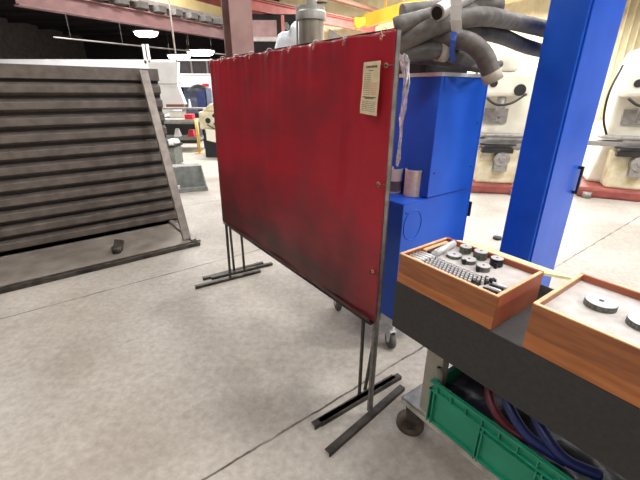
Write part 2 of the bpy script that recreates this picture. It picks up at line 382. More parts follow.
# far lamps and their light, in rows along the hall
def highbay(x, y, z, label, w=1.1, light=None):
    t = thing('high_bay_lamp', label, 'lamp', (x, y, z), 0, None)
    b = B(); box(b, -w/2, w/2, -.3, .3, 0, .1); obj('housing', b, 'greybeam', t, bevel=.02)
    b = B(); lathe(b, [(w/2-.04, 0), (w/2-.05, -.1), (w/2-.15, -.25), (w/2-.35, -.34), (0, -.38)], 24); bmesh.ops.scale(b, vec=(1, .55, 1), verts=b.verts); obj('diffuser', b, 'lamp', t)
    for s in (-1, 1):
        b = B(); cyl(b, (s*w*.4, 0, .1), (s*w*.4, 0, 7.95-z), .01, seg=6); obj('hanging_wire', b, 'greybeam', t)
    return t
for (u, v, w, lb) in ((146, 32, 1.9, 'bright hanging ceiling lamp nearest, at the left edge under the pink beam'),
                      (200.5, 51, 2.3, 'bright hanging ceiling lamp nearest the column'),
                      (179, 55.5, 2.2, 'lowest and farthest of the bright hanging ceiling lamps')):
    a = at_z(u, v, 6.0 if v < 53 else 6.2) if v < 40 else at_y(u, v, 34 if u > 190 else 39)
    highbay(a.x, a.y, a.z, lb, w)
b = B(); a = at_y(171.5, 25, 15.2); c = at_y(172.5, 62, 15.2); cyl(b, (a.x, 15.2, .0), (a.x+.03, 15.2, 8), .03, seg=8)
tag(obj('drop_pole', b, 'greybeam'), 'thin grey vertical pole between the hanging lamps', 'pole')
b = B(); a = at_y(140, 46, 20); c = at_y(225, 54.5, 20); cyl(b, a-(c-a), c+(c-a)*.3, .035, seg=8)
for f_ in (-.8, -.2, .4, 1.1):
    m_ = a+(c-a)*f_; cyl(b, m_, (m_.x, m_.y, 7.69), .012, seg=6)
tag(obj('sprinkler_pipe', b, 'greybeam'), 'thin pipe running across under the dark ceiling', 'pipe')
b = B()
for u in (141.5, 145.5):
    a = at_y(u, 44, 14); c = at_y(u, 62, 14); box(b, a.x, a.x+.07, 14, 14.06, 0, a.z)
a = at_y(141.5, 44, 14); box(b, a.x, a.x+.22, 14, 14.06, c.z-.05, c.z+.05)
tag(obj('gate_upright', b, 'white'), 'narrow white twin upright with crosspiece above the slatted rack', 'upright')

# ------------------------------------------------------------------ things behind
# white slant-fronted machine enclosure
a = at_y(157, 62, 13); c = at_y(178, 64, 13); zt = a.z
t = thing('machine_enclosure', 'white machine enclosure with a slanted edge behind the rack', 'machine', (a.x, 13, 0))
W = c.x-a.x; e1 = at_y(185, 104, 13); e0 = at_y(163, 104, 13)
b = B(); prism(b, [(-.3, .85), (e1.x-a.x, e1.z), (at_y(177, 84, 13).x-a.x, at_y(177, 84, 13).z), (W, zt), (-.3, zt)], 0, .2); obj('hood', b, 'white', t)
b = B(); box(b, -.25, W+.3, .05, .85, 0, .85); obj('base_cabinet', b, 'black', t)
b = B(); y = -.012; zz = at_y(170, 84, 13).z; box(b, -.3, W-.05, y, 0, zz-.01, zz+.01); obj('panel_seam', b, 'greybeam', t)
b = B(); s0 = at_y(166, 104.3, 12.9); s1 = at_y(184, 107.3, 12.9); box(b, s0.x-a.x, s1.x-a.x, -.1, 0, s1.z, s0.z); obj('brown_sill', b, 'brown', t)

# stuff in the doorway
a = at_y(187, 86, 17.6); c = at_y(205, 91, 17.6)
b = B(); lathe(b, [(0, .28), (.2, .24), (.42, .1), (.5, 0), (.42, .0), (0, .06)], 20); tag(obj('black_hood', b, 'black', loc=((a.x+c.x)/2+.1, 17.6, c.z)), 'black rounded hood hanging at the doorway in the white wall', 'hood')
b = B(); cyl(b, (0, 0, .2), (0, .4, .24), .02, seg=6); hd = bpy.data.objects['black_hood']; obj('hanger_rod', b, 'black', hd)
a = at_y(196, 91, 17); c = at_y(206, 106, 17)
b = B(); box(b, a.x, c.x, 17, 17.3, 0, a.z); tag(obj('storage_cabinet', b, 'navy', bevel=.02), 'dark navy cabinet in front of the doorway', 'cabinet')
a = at_y(205.5, 88, 17); c = at_y(211.5, 105, 17)
b = B(); box(b, a.x, c.x, 17, 17.25, 0, a.z); tag(obj('storage_cabinet', b, 'doorblue', bevel=.02), 'pale blue-grey cabinet right of the navy one, beside the screen', 'cabinet')
bpy.data.objects['storage_cabinet'].data.materials[0] = M['navy']
a = at_y(202, 83.8, 17.9); c = at_y(208.5, 86, 17.9)
b = B(); box(b, a.x, c.x, 17.93, 17.97, c.z, a.z); tag(obj('wall_sign', b, 'red'), 'small red sign on the white partition wall', 'sign')

# work table with tiers, far left
TY = 11.7
def X(u, y=TY): return at_y(u, 120, y).x
def Z(v, y=TY): return at_y(185, v, y).z
t = thing('work_table', 'grey steel table with lower shelf and raised back shelf, far left', 'table', (X(160)-.5, TY-.1, 0))
x0, x1 = 0, X(202)-X(160)+.5
b = B(); box(b, x0, x1, -.35, .45, Z(121), Z(118.5)); obj('table_top', b, 'bench2', t)
b = B(); box(b, x0, x1, -.3, .4, Z(138.5), Z(136)); obj('lower_shelf', b, 'tankgrey', t)
b = B(); box(b, x0, x1, .3, .7, Z(109)-.02, Z(108)); obj('back_shelf', b, 'bench2', t)
for px in (x0+.02, x1-.1):
    for py in (-.32, .34):
        b = B(); box(b, px, px+.08, py, py+.08, 0, Z(108)-.02 if py > 0 else Z(121)); obj('leg', b, 'black', t)
b = B(); box(b, x0, x1, -.36, -.35, Z(121)-.05, Z(121)); obj('apron', b, 'tankgrey', t)
def small(name, u0, u1, v0, v1, y, m, label, cat, dep=.25, taper=.85, grp=None):
    a = at_y(u0, v0, y); c = at_y(u1, v1, y); b = B(); cxx = (a.x+c.x)/2; w = (c.x-a.x)/2; h = a.z-c.z
    bt = [b.verts.new((sx*w, sy*dep/2, 0)) for sx, sy in ((-1, -1), (1, -1), (1, 1), (-1, 1))]
    tp = [b.verts.new((sx*w*taper, sy*dep/2*taper, h)) for sx, sy in ((-1, -1), (1, -1), (1, 1), (-1, 1))]
    b.faces.new(bt[::-1]); b.faces.new(tp)
    for i in range(4): b.faces.new((bt[i], bt[(i+1) % 4], tp[(i+1) % 4], tp[i]))
    return tag(obj(name, b, m, loc=(cxx, y, c.z), bevel=.01), label, cat, grp)
def rest(o, z): o.location.z = z; return o
rest(small('red_bin', 186, 194.5, 117.5, 122.5, 11.45, 'red', 'red plastic bin standing on the far grey table top', 'bin', taper=1.0), Z(118.5))
rest(small('red_bin', 187.5, 195, 125, 132, 11.6, 'red', 'red bundle on the lower shelf under the far grey table', 'bin', taper=.7), Z(136))
rest(small('white_jug', 174, 181, 127, 135, 11.6, 'white', 'white jug on the lower shelf of the far table', 'jug', taper=.45), Z(136))
rest(small('parts_box', 170, 184, 108.5, 115, 12.05, 'beigebox', 'cream box on the far table beside the enclosure', 'box', .3, .97), Z(118.5))
rest(small('red_box', 188, 194, 109, 113, 12.1, 'red', 'small dark red box at the back of the far table top', 'box', .2, 1), Z(118.5))
rest(small('black_box', 194.5, 201, 108.5, 113, 12.1, 'black', 'small black box at the back right of the far table', 'box', .2, .9), Z(118.5))
rest(small('white_bottle', 188, 191, 99, 107, 12.2, 'white', 'white bottle on the raised back shelf, far left', 'bottle', .12, .5), Z(108))

# lathe with yellow guard post
LY = 10.6; LA = at_z(205, 158, 0)
t = thing('lathe_machine', 'cream lathe with black base half hidden by the screen', 'machine', (LA.x, LA.y+.1, 0), R(0))
def lz(v): return at_y(207, v, LA.y+.1).z
b = B(); box(b, 0, .45, 0, .8, 0, lz(133)); box(b, .9, 2.0, 0, .8, 0, lz(140)); obj('base', b, 'black', t)
b = B(); box(b, 0.02, 2.0, .3, .7, lz(141), lz(132)); box(b, .3, 1.9, .5, .6, .1, .6); obj('bed', b, 'machgrey', t)
b = B(); prism(b, [(.09, lz(140)), (.09, lz(129)), (1.8, lz(131)-.1), (1.8, lz(145)-.3)], -.06, 0); obj('splash_panel', b, 'cream', t)
b = B(); box(b, -.12, .5, .15, .75, lz(130), lz(112)); prism(b, [(-.05, lz(112)), (.2, lz(104)), (.6, lz(104)), (.6, lz(112))], .2, .7); obj('headstock', b, 'creamdirty', t, bevel=.03)
b = B(); cyl(b, (.5, .42, lz(121)), (.66, .42, lz(121)), .14); obj('chuck', b, 'machgrey', t)
b = B(); cyl(b, (.12, .13, lz(121)), (.12, .16, lz(121)), .07); cyl(b, (.3, .13, lz(116)), (.3, .16, lz(116)), .05); obj('dial', b, 'black', t)
b = B(); cyl(b, (.1, .1, lz(125)), (.3, .05, lz(129)), .015, seg=8); cyl(b, (.32, .12, lz(124)), (.32, .04, lz(124)), .03); obj('lever', b, 'black', t)
pa = at_z(200, 153, 0)
b = B(); cyl(b, (0, 0, 0), (0, 0, at_y(199, 120, pa.y).z), .045, seg=12); box(b, -.1, .1, -.1, .1, 0, .015)
tag(obj('guard_post', b, 'yellowpost', loc=pa), 'yellow floor post beside the cream lathe', 'post')

# small grey cabinet with white top
ca = at_z(171, 166.5, 0); cb = at_z(179.5, 165, 0)
t = thing('drawer_cabinet', 'small grey-green cabinet behind the leaning tray', 'cabinet', (ca.x-.2, ca.y, 0), 0)
w = cb.x-ca.x+.2; h = at_y(175, 147.5, ca.y).z
b = B(); box(b, 0, w, 0, .5, 0.03, h); obj('body', b, 'tankgrey', t, bevel=.01)
b = B(); box(b, -.03, w+.03, -.03, .53, h, h+.05); obj('top', b, 'black', t)
b = B(); box(b, 0.02, w-.02, .0, .5, h+.05, h+.09); obj('tray_insert', b, 'white', t)
rest(small('white_cloth', 168, 178.5, 139, 142.5, ca.y+.2, 'white', 'crumpled white cloth on top of the small grey cabinet', 'cloth', .3, .7), h+.09)
# grey sheet metal stand on the floor
ta, tb = at_z(175, 193.5, 0), at_z(207, 190.5, 0); ang = math.atan2(tb.y-ta.y, tb.x-ta.x); w = (tb-ta).length
t = thing('sheet_metal_tray', 'grey sheet metal L-shaped guard standing on the floor behind the rack', 'tray', ta, ang)
b = B(); prism(b, [(-.15, .03), (w, .03), (w-.05, .42), (-.15, .42)], .22, .25); obj('back_panel', b, 'tankgrey', t)
b = B(); box(b, -.15, w+.02, 0, .3, 0.02, .04); box(b, -.15, w+.02, -.01, .0, 0, .07); obj('lip', b, 'tankgrey', t)
b = B(); bar(b, (w, .02, .05), (w-.04, .23, .42), .02, .03); obj('gusset', b, 'tankgrey', t)
b = B(); prism(b, [(-.15, .42), (w-.05, .42), (w-.4, .425), (-.15, .425)], .25, .5); obj('top_flange', b, 'tankgrey', t)
b = B(); box(b, .0, .1, .05, .1, 0.04, .12); obj('white_tag', b, 'white', t)

# galvanised duct
D = 5.0; a = at_y(297, 14, D); c = at_y(325, 14, D); r = (c.x-a.x)/2
t = thing('exhaust_pipe', 'galvanised round exhaust pipe with collar rising behind the red screen', 'pipe', ((a.x+c.x)/2, D+.15, 0))
zc = at_y(311, 13.5, D).z
b = B(); lathe(b, [(r*.93, 0), (r*.93, zc)], 32); obj('lower_duct', b, 'galv', t, smooth=True)
b = B(); lathe(b, [(r*.93, zc-.05), (r*1.08, zc-.05), (r*1.1, zc-.02), (r*1.1, zc+.03), (r*1.0, zc+.05), (r*1.0, zc+.09), (r*.45, zc+.09)], 32); obj('collar', b, 'galvlight', t)
b = B(); lathe(b, [(r*.42, zc+.05), (r*.42, 5.0)], 24); obj('upper_duct', b, 'galvlight', t, smooth=True)
b = B(); cyl(b, (r*.42, 0, zc+.14), (r*1.15, 0, zc+.14), .012, seg=8); obj('damper_handle', b, 'black', t)
b = B(); cyl(b, (-r*1.05, -.02, 0), (-r*1.05, -.02, zc+.1), .015, seg=8); obj('side_pipe', b, 'greybeam', t)
# sheeted machine beside it
D = 5.6; pts = [(272, 50), (277, 32), (281, 29), (289, 28), (291, 21), (294, 18), (299, 18), (303, 50)]
pl = [at_y(u, v, D) for u, v in pts]; ox = pl[0].x
b = B(); prof = [(p_.x-ox, p_.z) for p_ in pl]; prof = [(prof[0][0]-.12, 0)] + prof + [(prof[-1][0]+.1, 0)]
ringv = []
ny = 7
for j in range(ny):
    tt = j/(ny-1); yy = tt*.5; sc = math.sin(math.pi*(.12+.76*tt))**.5
    ringv.append([b.verts.new((.22+(x-.22)*(.75+.25*sc)+.008*math.sin(9*z+j), yy, z*(.9+.1*sc) if z > .1 else z)) for x, z in prof])
k = len(prof)
for j in range(ny-1):
    for i in range(k): b.faces.new((ringv[j][i], ringv[j+1][i], ringv[j+1][(i+1) % k], ringv[j][(i+1) % k]))
b.faces.new(ringv[0]); b.faces.new(ringv[-1][::-1])
o = tag(obj('dust_sheet', b, 'sheet', loc=(ox, D, 0), bevel=.03), 'white sheet draped over a tall shape left of the galvanised pipe', 'cover')
b = B(); v = at_y(286, 25, D-.03); cyl(b, (v.x-ox, -.03, v.z-.0), (v.x-ox, .12, v.z-.0), .035); obj('valve_knob', b, 'machgrey', o)

# ------------------------------------------------------------------ milling machines (right, far)
def mill(loc, rz, label, s=1.0):
    t = thing('milling_machine', label, 'machine', loc, rz, None)
    b = B(); box(b, -.75, .9, -.1, 1.1, 0, .17); obj('base', b, 'redbase', t, bevel=.04)
    for px in (-.6, .3):
        b = B(); cyl(b, (px, -.12, .0), (px, -.12, .1), .07); obj('leveling_foot', b, 'machgrey', t)
    b = B(); prism(b, [(-.55, .17), (.7, .17), (.5, .8), (.5, 2.0), (.3, 2.35), (-.35, 2.35), (-.45, 2.0), (-.45, .8)], .45, 1.05); obj('column', b, 'cream', t, bevel=.05)
    b = B(); prism(b, [(-.35, .17), (.3, .17), (.35, .78), (-.35, .78)], .02, .45); obj('knee', b, 'creamdirty', t, bevel=.03)
    b = B(); box(b, -.75, .75, .0, .32, .86, .94); box(b, -.6, .6, -.02, .3, .98, 1.02); box(b, -.3, .3, .0, .35, .78, .98); obj('table', b, 'machgrey', t, bevel=.01)
    b = B(); box(b, -.35, .15, -.12, .0, .72, .8); box(b, -.38, .2, -.06, .02, .84, .86); obj('chip_guard', b, 'black', t)
    b = B(); cyl(b, (.0, -.12, .62), (.0, .05, .62), .13); cyl(b, (0, -.14, .62), (0, -.12, .62), .05); box(b, -.11, .11, -.1, .02, .4, .6); obj('feed_motor', b, 'machgrey', t, bevel=.01)
    b = B(); rings(b, [Vector((.42+.12*math.cos(q), -.06, .78+.12*math.sin(q))) for q in [i*math.pi/10 for i in range(21)]], .014, 8, False); cyl(b, (.42, -.07, .78), (.42, .1, .78), .03); obj('handwheel', b, 'machgrey', t)
    b = B(); box(b, -.45, .3, -.0, .5, 1.62, 2.0); cyl(b, (-.1, .12, 2.0), (-.1, .12, 2.3), .16); obj('head', b, 'cream', t, bevel=.06)
    b = B(); cyl(b, (-.12, .12, 1.3), (-.12, .12, 1.62), .07); cyl(b, (-.12, .12, 1.2), (-.12, .12, 1.3), .03); obj('spindle', b, 'machgrey', t)
    b = B(); cyl(b, (-.32, -.02, 1.82), (-.32, .02, 1.82), .06); cyl(b, (.1, -.02, 1.72), (.1, .02, 1.72), .09); rings(b, spline([(-.4, -.04, 1.6), (-.25, -.1, 1.5), (-.02, -.08, 1.52), (.2, -.03, 1.66)], 6), .02, 8); obj('control_dial', b, 'black', t)
    b = B(); box(b, -.3, .1, .4, .46, 1.18, 1.42); obj('panel_box', b, 'machgrey', t)
    b = B(); rings(b, spline([(-.5, .4, 2.1), (-.62, .2, 1.7), (-.6, .2, 1.3), (-.45, .4, 1.0)], 8), .018, 8); obj('cable', b, 'black', t)
    return t
m1 = mill((3.15, 6.45, 0), R(-10), 'cream milling machine on red base just right of the blue machine')
m2 = dup(m1, (5.2, 6.0, 0), R(-25), 'cream milling machine on red base at the right edge')
b = B(); cyl(b, (0, 0, 0), (0, 0, .03), .05); a = at_z(497, 239, 0)
tag(obj('floor_cap', b, 'black', loc=a), 'small round black cap on the floor behind the tool case', 'cap')

# ------------------------------------------------------------------ slatted rack (left)
RA = R(38); RO = at_z(197, 245, 0)
t = thing('slatted_rack', 'grey steel rack of stacked horizontal slats with slanted end brace, left', 'rack', RO, RA)
RH = 1.93; L = 2.7; DB = .95
b = B(); box(b, -L, 0, 0, DB, .035, .05); box(b, -L, .1, DB-.12, DB+.02, .035, .05); box(b, -L, 0, .0, .015, -.0+.01, .05); obj('base_plate', b, 'rackbase', t)
b = B(); box(b, -L, .03, -.04, .02, 0, .045); obj('front_rail', b, 'darksteel', t, bevel=.004)
b = B(); box(b, -.05, .01, .02, DB, .05, .075); box(b, -.01, .05, .0, .06, .03, .06); obj('side_rail', b, 'rackpost', t)
b = B(); bar(b, (-.07, .12, .05), (-.07, DB-.1, RH-.03), .05, .09, up=(1, 0, 0)); obj('end_brace', b, 'rackpost', t, bevel=.004)
b = B(); bar(b, (-L+.1, .12, .05), (-L+.1, DB-.1, RH-.03), .09, .05, up=(1, 0, 0)); obj('end_brace', b, 'rackpost', t, bevel=.004)
for px in (.04, -L):
    b = B(); box(b, px, px+.07, DB+.02, DB+.06, 0, RH-.02); obj('back_upright', b, 'darksteel', t)
b = B(); box(b, -L, .11, DB-.05, DB+.06, RH-.13, RH); obj('top_rail', b, 'rackslat', t, bevel=.005)
b = B(); box(b, -L+.05, .1, DB+.01, DB+.02, .05, RH-.1); obj('backing_sheet', b, 'black', t)
for i in range(11):
    z0 = .06+i*.158
    b = B(); prism(b, [(0, 0), (-.06, .03), (-.06, .10), (0, .128), (.02, .128), (.02, 0)], 0, L+.05,
                   Matrix.Translation((.1, DB-.02, z0)) @ Matrix.Rotation(R(90), 4, 'Z'))
    obj('slat', b, 'rackslat', t, bevel=.004)
b = B(); bar(b, (-.55, .25, .05), (-.5, .3, .16), .08, .06); cyl(b, (-.56, .22, .05), (-.56, .22, .12), .045); o = tag(obj('scrap_block', b, 'darksteel'), 'small dark steel block lying on the rack base plate', 'block')
o.location = RO; o.rotation_euler.z = RA; bpy.data.objects['scrap_block'].location = V2(RO, RA, -.25, -.02)

# ------------------------------------------------------------------ welding screens
N0 = Vector((.272, 1.545, 0)); SW = 1.925; SA = R(126.23); ZT = 1.9; ZB = .626
def angle_bar(bm, p, q, w=.03, th=.004, out=(0, 0, 1)):
    bar(bm, p, q, w, th, up=out)
    d = (Vector(q)-Vector(p)).normalized(); s = d.cross(Vector(out)).normalized()
    off = s*(w/2) + Vector(out)*(w/2)
    bar(bm, Vector(p)+off, Vector(q)+off, w, th, up=s)
def foot(name, p, q, base, parent, posttop=None):
    b = B(); p = Vector(p); q = Vector(q)
    # inverted angle iron lying on the floor
    d = (q-p).normalized(); s = Vector((d.y, -d.x, 0))
    bar(b, p+Vector((0, 0, .024)), q+Vector((0, 0, .024)), .036, .004)
    bar(b, p+s*.017+Vector((0, 0, .012)), q+s*.017+Vector((0, 0, .012)), .004, .024)
    return obj(name, b, 'darksteel', parent)
def wl(v): # world -> screen local
    v = Vector(v)-N0; return Vector((v.x*math.cos(SA)+v.y*math.sin(SA), -v.x*math.sin(SA)+v.y*math.cos(SA), v.z))
def cloth(w, zt, zb, nx, nz, seed, y0):
    b = B(); vs = []; pitch = w/8
    for j in range(nz+1):
        row = []; v = j/nz
        for i in range(nx+1):
            u = i/nx; x = -.018+u*(w+.016); top = 1-v
            tieph = (x % pitch)/pitch
            z = zb+v*(zt-zb) - .007*math.sin(math.pi*tieph)*max(0, (v-.96)/.04)
            y = y0*(.35+.65*min(1, u*14))
            fade = math.exp(-top*9)
            y += .004*math.sin(2*math.pi*x/pitch*1.0)*fade*(1-math.exp(-top*60)) + .003*math.sin(2*math.pi*x/pitch*2.6+4*v)*fade
            y += .02*(noise.noise(Vector((x*1.6, v*1.1, seed)))) * min(1, top*8)*min(1, v*6+.25)*min(1, u*10, (1-u)*10+.1)
            y += .007*noise.noise(Vector((x*6, v*2.2, seed+5)))
            # stretched diagonal creases near the near upper corner
            y += .009*math.exp(-((x-.17-.12*(1-v))**2)/.0012)*min(1, top*6)*math.exp(-top*2)
            y -= .012*math.exp(-((x-.27-.10*(1-v))**2)/.002)*min(1, top*6)*math.exp(-top*2.4)
            row.append(b.verts.new((x, y, z)))
        vs.append(row)
    for j in range(nz):
        for i in range(nx): b.faces.new((vs[j][i], vs[j][i+1], vs[j+1][i+1], vs[j+1][i])).smooth = True
    return b
scr = thing('welding_screen', 'large dark red vinyl welding screen on thin steel stand, front one with paper label', 'welding screen', N0, SA)
pw = .021
b = B(); box(b, -pw/2-.004, pw/2-.004, -.004, 0, .02, ZT-.0); box(b, -pw/2-.004, -pw/2, -.024, 0, .02, ZT); obj('post', b, 'post', scr)
b = B(); box(b, SW-pw/2, SW+pw/2, -.004, 0, .02, ZT); box(b, SW+pw/2-.004, SW+pw/2, -.024, 0, .02, ZT); obj('post', b, 'darksteel', scr)
b = B(); box(b, -pw/2, SW+pw/2, -.004, .0, ZT-.012, ZT+.006); box(b, -pw/2, SW+pw/2, -.024, 0, ZT+.002, ZT+.006); obj('top_rail', b, 'blackbar', scr)
b = B(); box(b, 0, SW, -.004, 0, ZB-.02, ZB+.004); box(b, 0, SW, -.0, .024, ZB-.022, ZB-.018); obj('bottom_rail', b, 'blackbar', scr)
b = cloth(SW, ZT+.002, ZB-.004, 220, 110, 1.7, .022)
cu = obj('curtain', b, 'curtain', scr)
so = cu.modifiers.new('thick', 'SOLIDIFY'); so.thickness = .0012
b = B()
vv = []
for i in range(81):
    x = .006+(SW-.012)*i/80; yy = .0255+.004*math.sin(x*9)
    vv.append((b.verts.new((x, yy, ZB-.008)), b.verts.new((x, yy+.002, ZB+.018))))
for i in range(80): b.faces.new((vv[i][0], vv[i+1][0], vv[i+1][1], vv[i][1]))
obj('hem', b, 'hem', cu)
for i in range(9):
    x = .03+i*(SW-.06)/8
    b = B(); rings(b, [Vector((x+.006*math.cos(q), .036, ZT-.026+.006*math.sin(q))) for q in [k*math.pi/6 for k in range(13)]], .0025, 6, False)
    obj('grommet', b, 'brass', cu)
    b = B(); rings(b, [Vector((x+.002, .018+.018*math.cos(q), ZT-.004+.013*math.sin(q))) for q in [k*math.pi/6 for k in range(13)]], .0018, 6, False)
    obj('tie', b, 'strap', cu)
for z in (1.78, 1.32, .9):
    b = B(); rings(b, [Vector((.012+.008*math.cos(q), .019, z+.008*math.sin(q))) for q in [k*math.pi/6 for k in range(13)]], .003, 6, False)
    obj('grommet', b, 'brass', cu)
    b = B(); rings(b, [Vector((.004+.02*math.cos(q), .012+.028*math.sin(q), z)) for q in [k*math.pi/6 for k in range(13)]], .002, 6, False)
    obj('tie', b, 'blackbar', cu)
# paper label
def on_screen(u, v, yoff=.04):
    n = Vector((-math.sin(SA), math.cos(SA), 0)); P0 = N0+n*yoff; d = ray(u, v); C0 = Vector((0, 0, CH))
    tt = (P0-C0).dot(n)/d.dot(n); return wl(C0+d*tt)
q4 = [on_screen(*q) for q in ((359.3, 113), (376.5, 116), (381, 60.5), (363.5, 62.5))]
def lp(s, t_, y=0): # bilinear on label
    a = q4[0].lerp(q4[1], s); c = q4[3].lerp(q4[2], s); r_ = a.lerp(c, t_); return Vector((r_.x, .042+y, r_.z))
b = B(); nn = 10
g = [[b.verts.new(lp(i/4, j/nn, .0015*math.sin(j*.9))) for i in range(5)] for j in range(nn+1)]
for j in range(nn):
    for i in range(4): b.faces.new((g[j][i], g[j][i+1], g[j+1][i+1], g[j+1][i]))
lab = obj('warning_label', b, 'paper', cu); lab['label'] = 'cream paper label with small unreadable print'
so = lab.modifiers.new('thick', 'SOLIDIFY'); so.thickness = .001
def inkbar(b, s0, s1, t0, t1): b.faces.new([b.verts.new(lp(s, t_, .0026)) for s, t_ in ((s0, t0), (s1, t0), (s1, t1), (s0, t1))])
b = B(); rr = random.Random(3)
x = .2
while x < .8:   # bold heading letters, blurred beyond reading in the photograph
    w_ = rr.uniform(.05, .08); inkbar(b, x, x+w_, .885, .925); x += w_+.02
for (t0, s0, s1, h_) in ((.83, .35, .65, .012), (.33, .1, .9, .016), (.305, .25, .75, .014)): inkbar(b, s0, s1, t0, t0+h_)
for k in range(12):
    t0 = .78-.036*k; s = .12
    while s < .5: w_ = rr.uniform(.06, .16); inkbar(b, s, min(.52, s+w_), t0, t0+.008); s += w_+.03
for k in range(6):
    t0 = .25-.036*k; s = .1
    while s < .88: w_ = rr.uniform(.08, .2); inkbar(b, s, min(.9, s+w_), t0, t0+.008); s += w_+.03
obj('printed_text', b, 'ink', lab)
b = B()
for k in range(7):
    t0 = .60-.034*k; s = .55
    while s < .88: w_ = rr.uniform(.06, .14); inkbar(b, s, min(.9, s+w_), t0, t0+.01); s += w_+.03
obj('red_print', b, 'redink', lab)
foot('foot', wl((.039, 1.289, 0)), wl((.506, 1.729, 0)), None, scr)
foot('foot', wl((-1.152, 2.951, 0)), wl((-.604, 3.288, 0)), None, scr)

def rack_over(o):   # the light frame stands slightly out of square
    if o.type == 'MESH':
        for v in o.data.vertices: v.co.x -= .10*(v.co.z/ZT)*max(0, min(1, v.co.x/SW))
    for c in o.children: rack_over(c)
rack_over(scr)
# the two screens nested behind: simple copies with their own feet
def rear_screen(label, n_, f_, feet, zt, lean=0):
    n_, f_ = Vector(n_), Vector(f_); ang = math.atan2(f_.y-n_.y, f_.x-n_.x); w = (f_-n_).length
    t = thing('welding_screen', label, 'welding screen', n_, ang)
    def l2(v): v = Vector(v)-n_; return Vector((v.x*math.cos(ang)+v.y*math.sin(ang), -v.x*math.sin(ang)+v.y*math.cos(ang), v.z))
    b = B(); bar(b, (0, 0, .02), (-lean, 0, .6), .014, .014, up=(0, 1, 0)); bar(b, (-lean, 0, .6), (-lean, 0, zt), .014, .014, up=(0, 1, 0)); obj('post', b, 'darksteel', t)
    b = B(); bar(b, (w, 0, .02), (w, 0, zt), .018, .018, up=(0, 1, 0)); obj('post', b, 'darksteel', t)
    b = B(); box(b, -lean, w, -.01, .01, zt-.02, zt); obj('top_rail', b, 'blackbar', t)
    b = B(); box(b, -.03, w, -.01, .01, .70, .72); obj('bottom_rail', b, 'blackbar', t)
    b = cloth(w-.04, zt-.02, .71, 60, 30, 9.1, .008)
    for v in b.verts: v.co.x += .02; v.co.y = .004+(v.co.y-.008)*.3
    obj('curtain', b, 'curtain', t)
    for p_, q_ in feet: foot('foot', l2(p_), l2(q_), None, t)
rear_screen('second red welding screen, middle one of the nested three', (.236, 1.66, 0), (-.863, 3.285, 0),
            (((-.035, 1.449, 0), (.470, 1.813, 0)), ((-1.132, 3.115, 0), (-.602, 3.470, 0))), 1.80)
rear_screen('rearmost red welding screen of the nested three', (.274, 1.70, 0), (-.761, 3.290, 0),
            (((.003, 1.47, 0), (.508, 1.825, 0)), ((-1.051, 3.13, 0), (-.503, 3.455, 0))), 1.76, .07)

# ------------------------------------------------------------------ blue machine
MA = R(36); MO = Vector((.502, 2.11, 0)); MW, ML = .70, .74
mc = thing('blue_machine', 'tall blue sheet metal machine cabinet on casters behind the screen', 'machine', MO, MA)
b = B(); box(b, 0, MW, 0, ML, .235, 1.06); obj('lower_cabinet', b, 'blue', mc, bevel=.004)
UX = .215; UT = 1.79
b = B(); box(b, UX, MW, .0, ML, 1.066, UT-.02); obj('upper_cabinet', b, 'blue', mc, bevel=.004)
b = B(); box(b, UX-.008, MW+.008, -.008, ML+.008, UT-.02, UT); obj('top_panel', b, 'castgrey', mc)
b = B(); box(b, UX, MW, -.003, 0, 1.058, 1.064); box(b, MW-.02, MW-.017, -.002, .0, .3, UT-.03); obj('seam', b, 'blue2', mc)
b = B(); box(b, UX+.03, UX+.13, -.003, 0, UT-.10, UT-.02); obj('blue_patch', b, 'blue2', mc, bevel=.001)
b = B(); box(b, UX-.0, MW-.12, .12, ML-.05, UT, UT+.09); box(b, UX-.02, MW-.1, .1, .12, UT, UT+.05); obj('dark_block', b, 'black', mc)  # added dark block, makes the gap under the hoses dark
b = B(); rings(b, [Vector((.10+.082*math.cos(q), -.001, .91+.10*math.sin(q))) for q in [k*math.pi/16 for k in range(33)]], .0035, 8, False); obj('knockout_ring', b, 'blue', mc)
b = B()
for x, z in ((UX+.04, 1.22), (MW-.06, 1.22), (MW-.06, 1.5), (.03, 1.0)): cyl(b, (x, .0, z), (x, -.004, z), .006, seg=10)
obj('bolt', b, 'navy', mc)
b = B(); box(b, MW-.0, MW+.03, .02, .06, .93, 1.0); box(b, MW+.01, MW+.022, -.01, .03, .85, .96); obj('latch', b, 'black', mc, bevel=.003)
def caster(parent, x, y, r, w, bz, m='castgrey', rot=0, wheel='rubber'):
    c = bpy.data.objects.new('caster', None); COL.objects.link(c); c.parent = parent; c.location = (x, y, 0); c.rotation_euler.z = rot
    b = B(); lathe(b, [(r*.55, -w/2), (r*.92, -w/2), (r, -w*.3), (r, w*.3), (r*.92, w/2), (r*.55, w/2), (r*.5, w*.3), (r*.2, w*.35), (r*.2, -w*.35), (r*.5, -w*.3), (r*.55, -w/2)], 28)
    bmesh.ops.transform(b, matrix=Matrix.Translation((0, 0, r)) @ Matrix.Rotation(R(90), 4, 'X'), verts=b.verts)
    obj('wheel', b, wheel, c, smooth=True)
    b = B()
    for s in (-1, 1): prism(b, [(-.012, r-.015), (.012, r-.015), (.045, bz-.02), (-.03, bz-.02)], s*(w/2+.003)-.002, s*(w/2+.003)+.002)
    box(b, -.03, .045, -w/2-.005, w/2+.005, bz-.024, bz-.016); cyl(b, (.01, 0, bz-.02), (.01, 0, bz), .025); cyl(b, (0, -w/2-.01, r), (0, w/2+.01, r), .008)
    obj('fork', b, m, c)
    return c
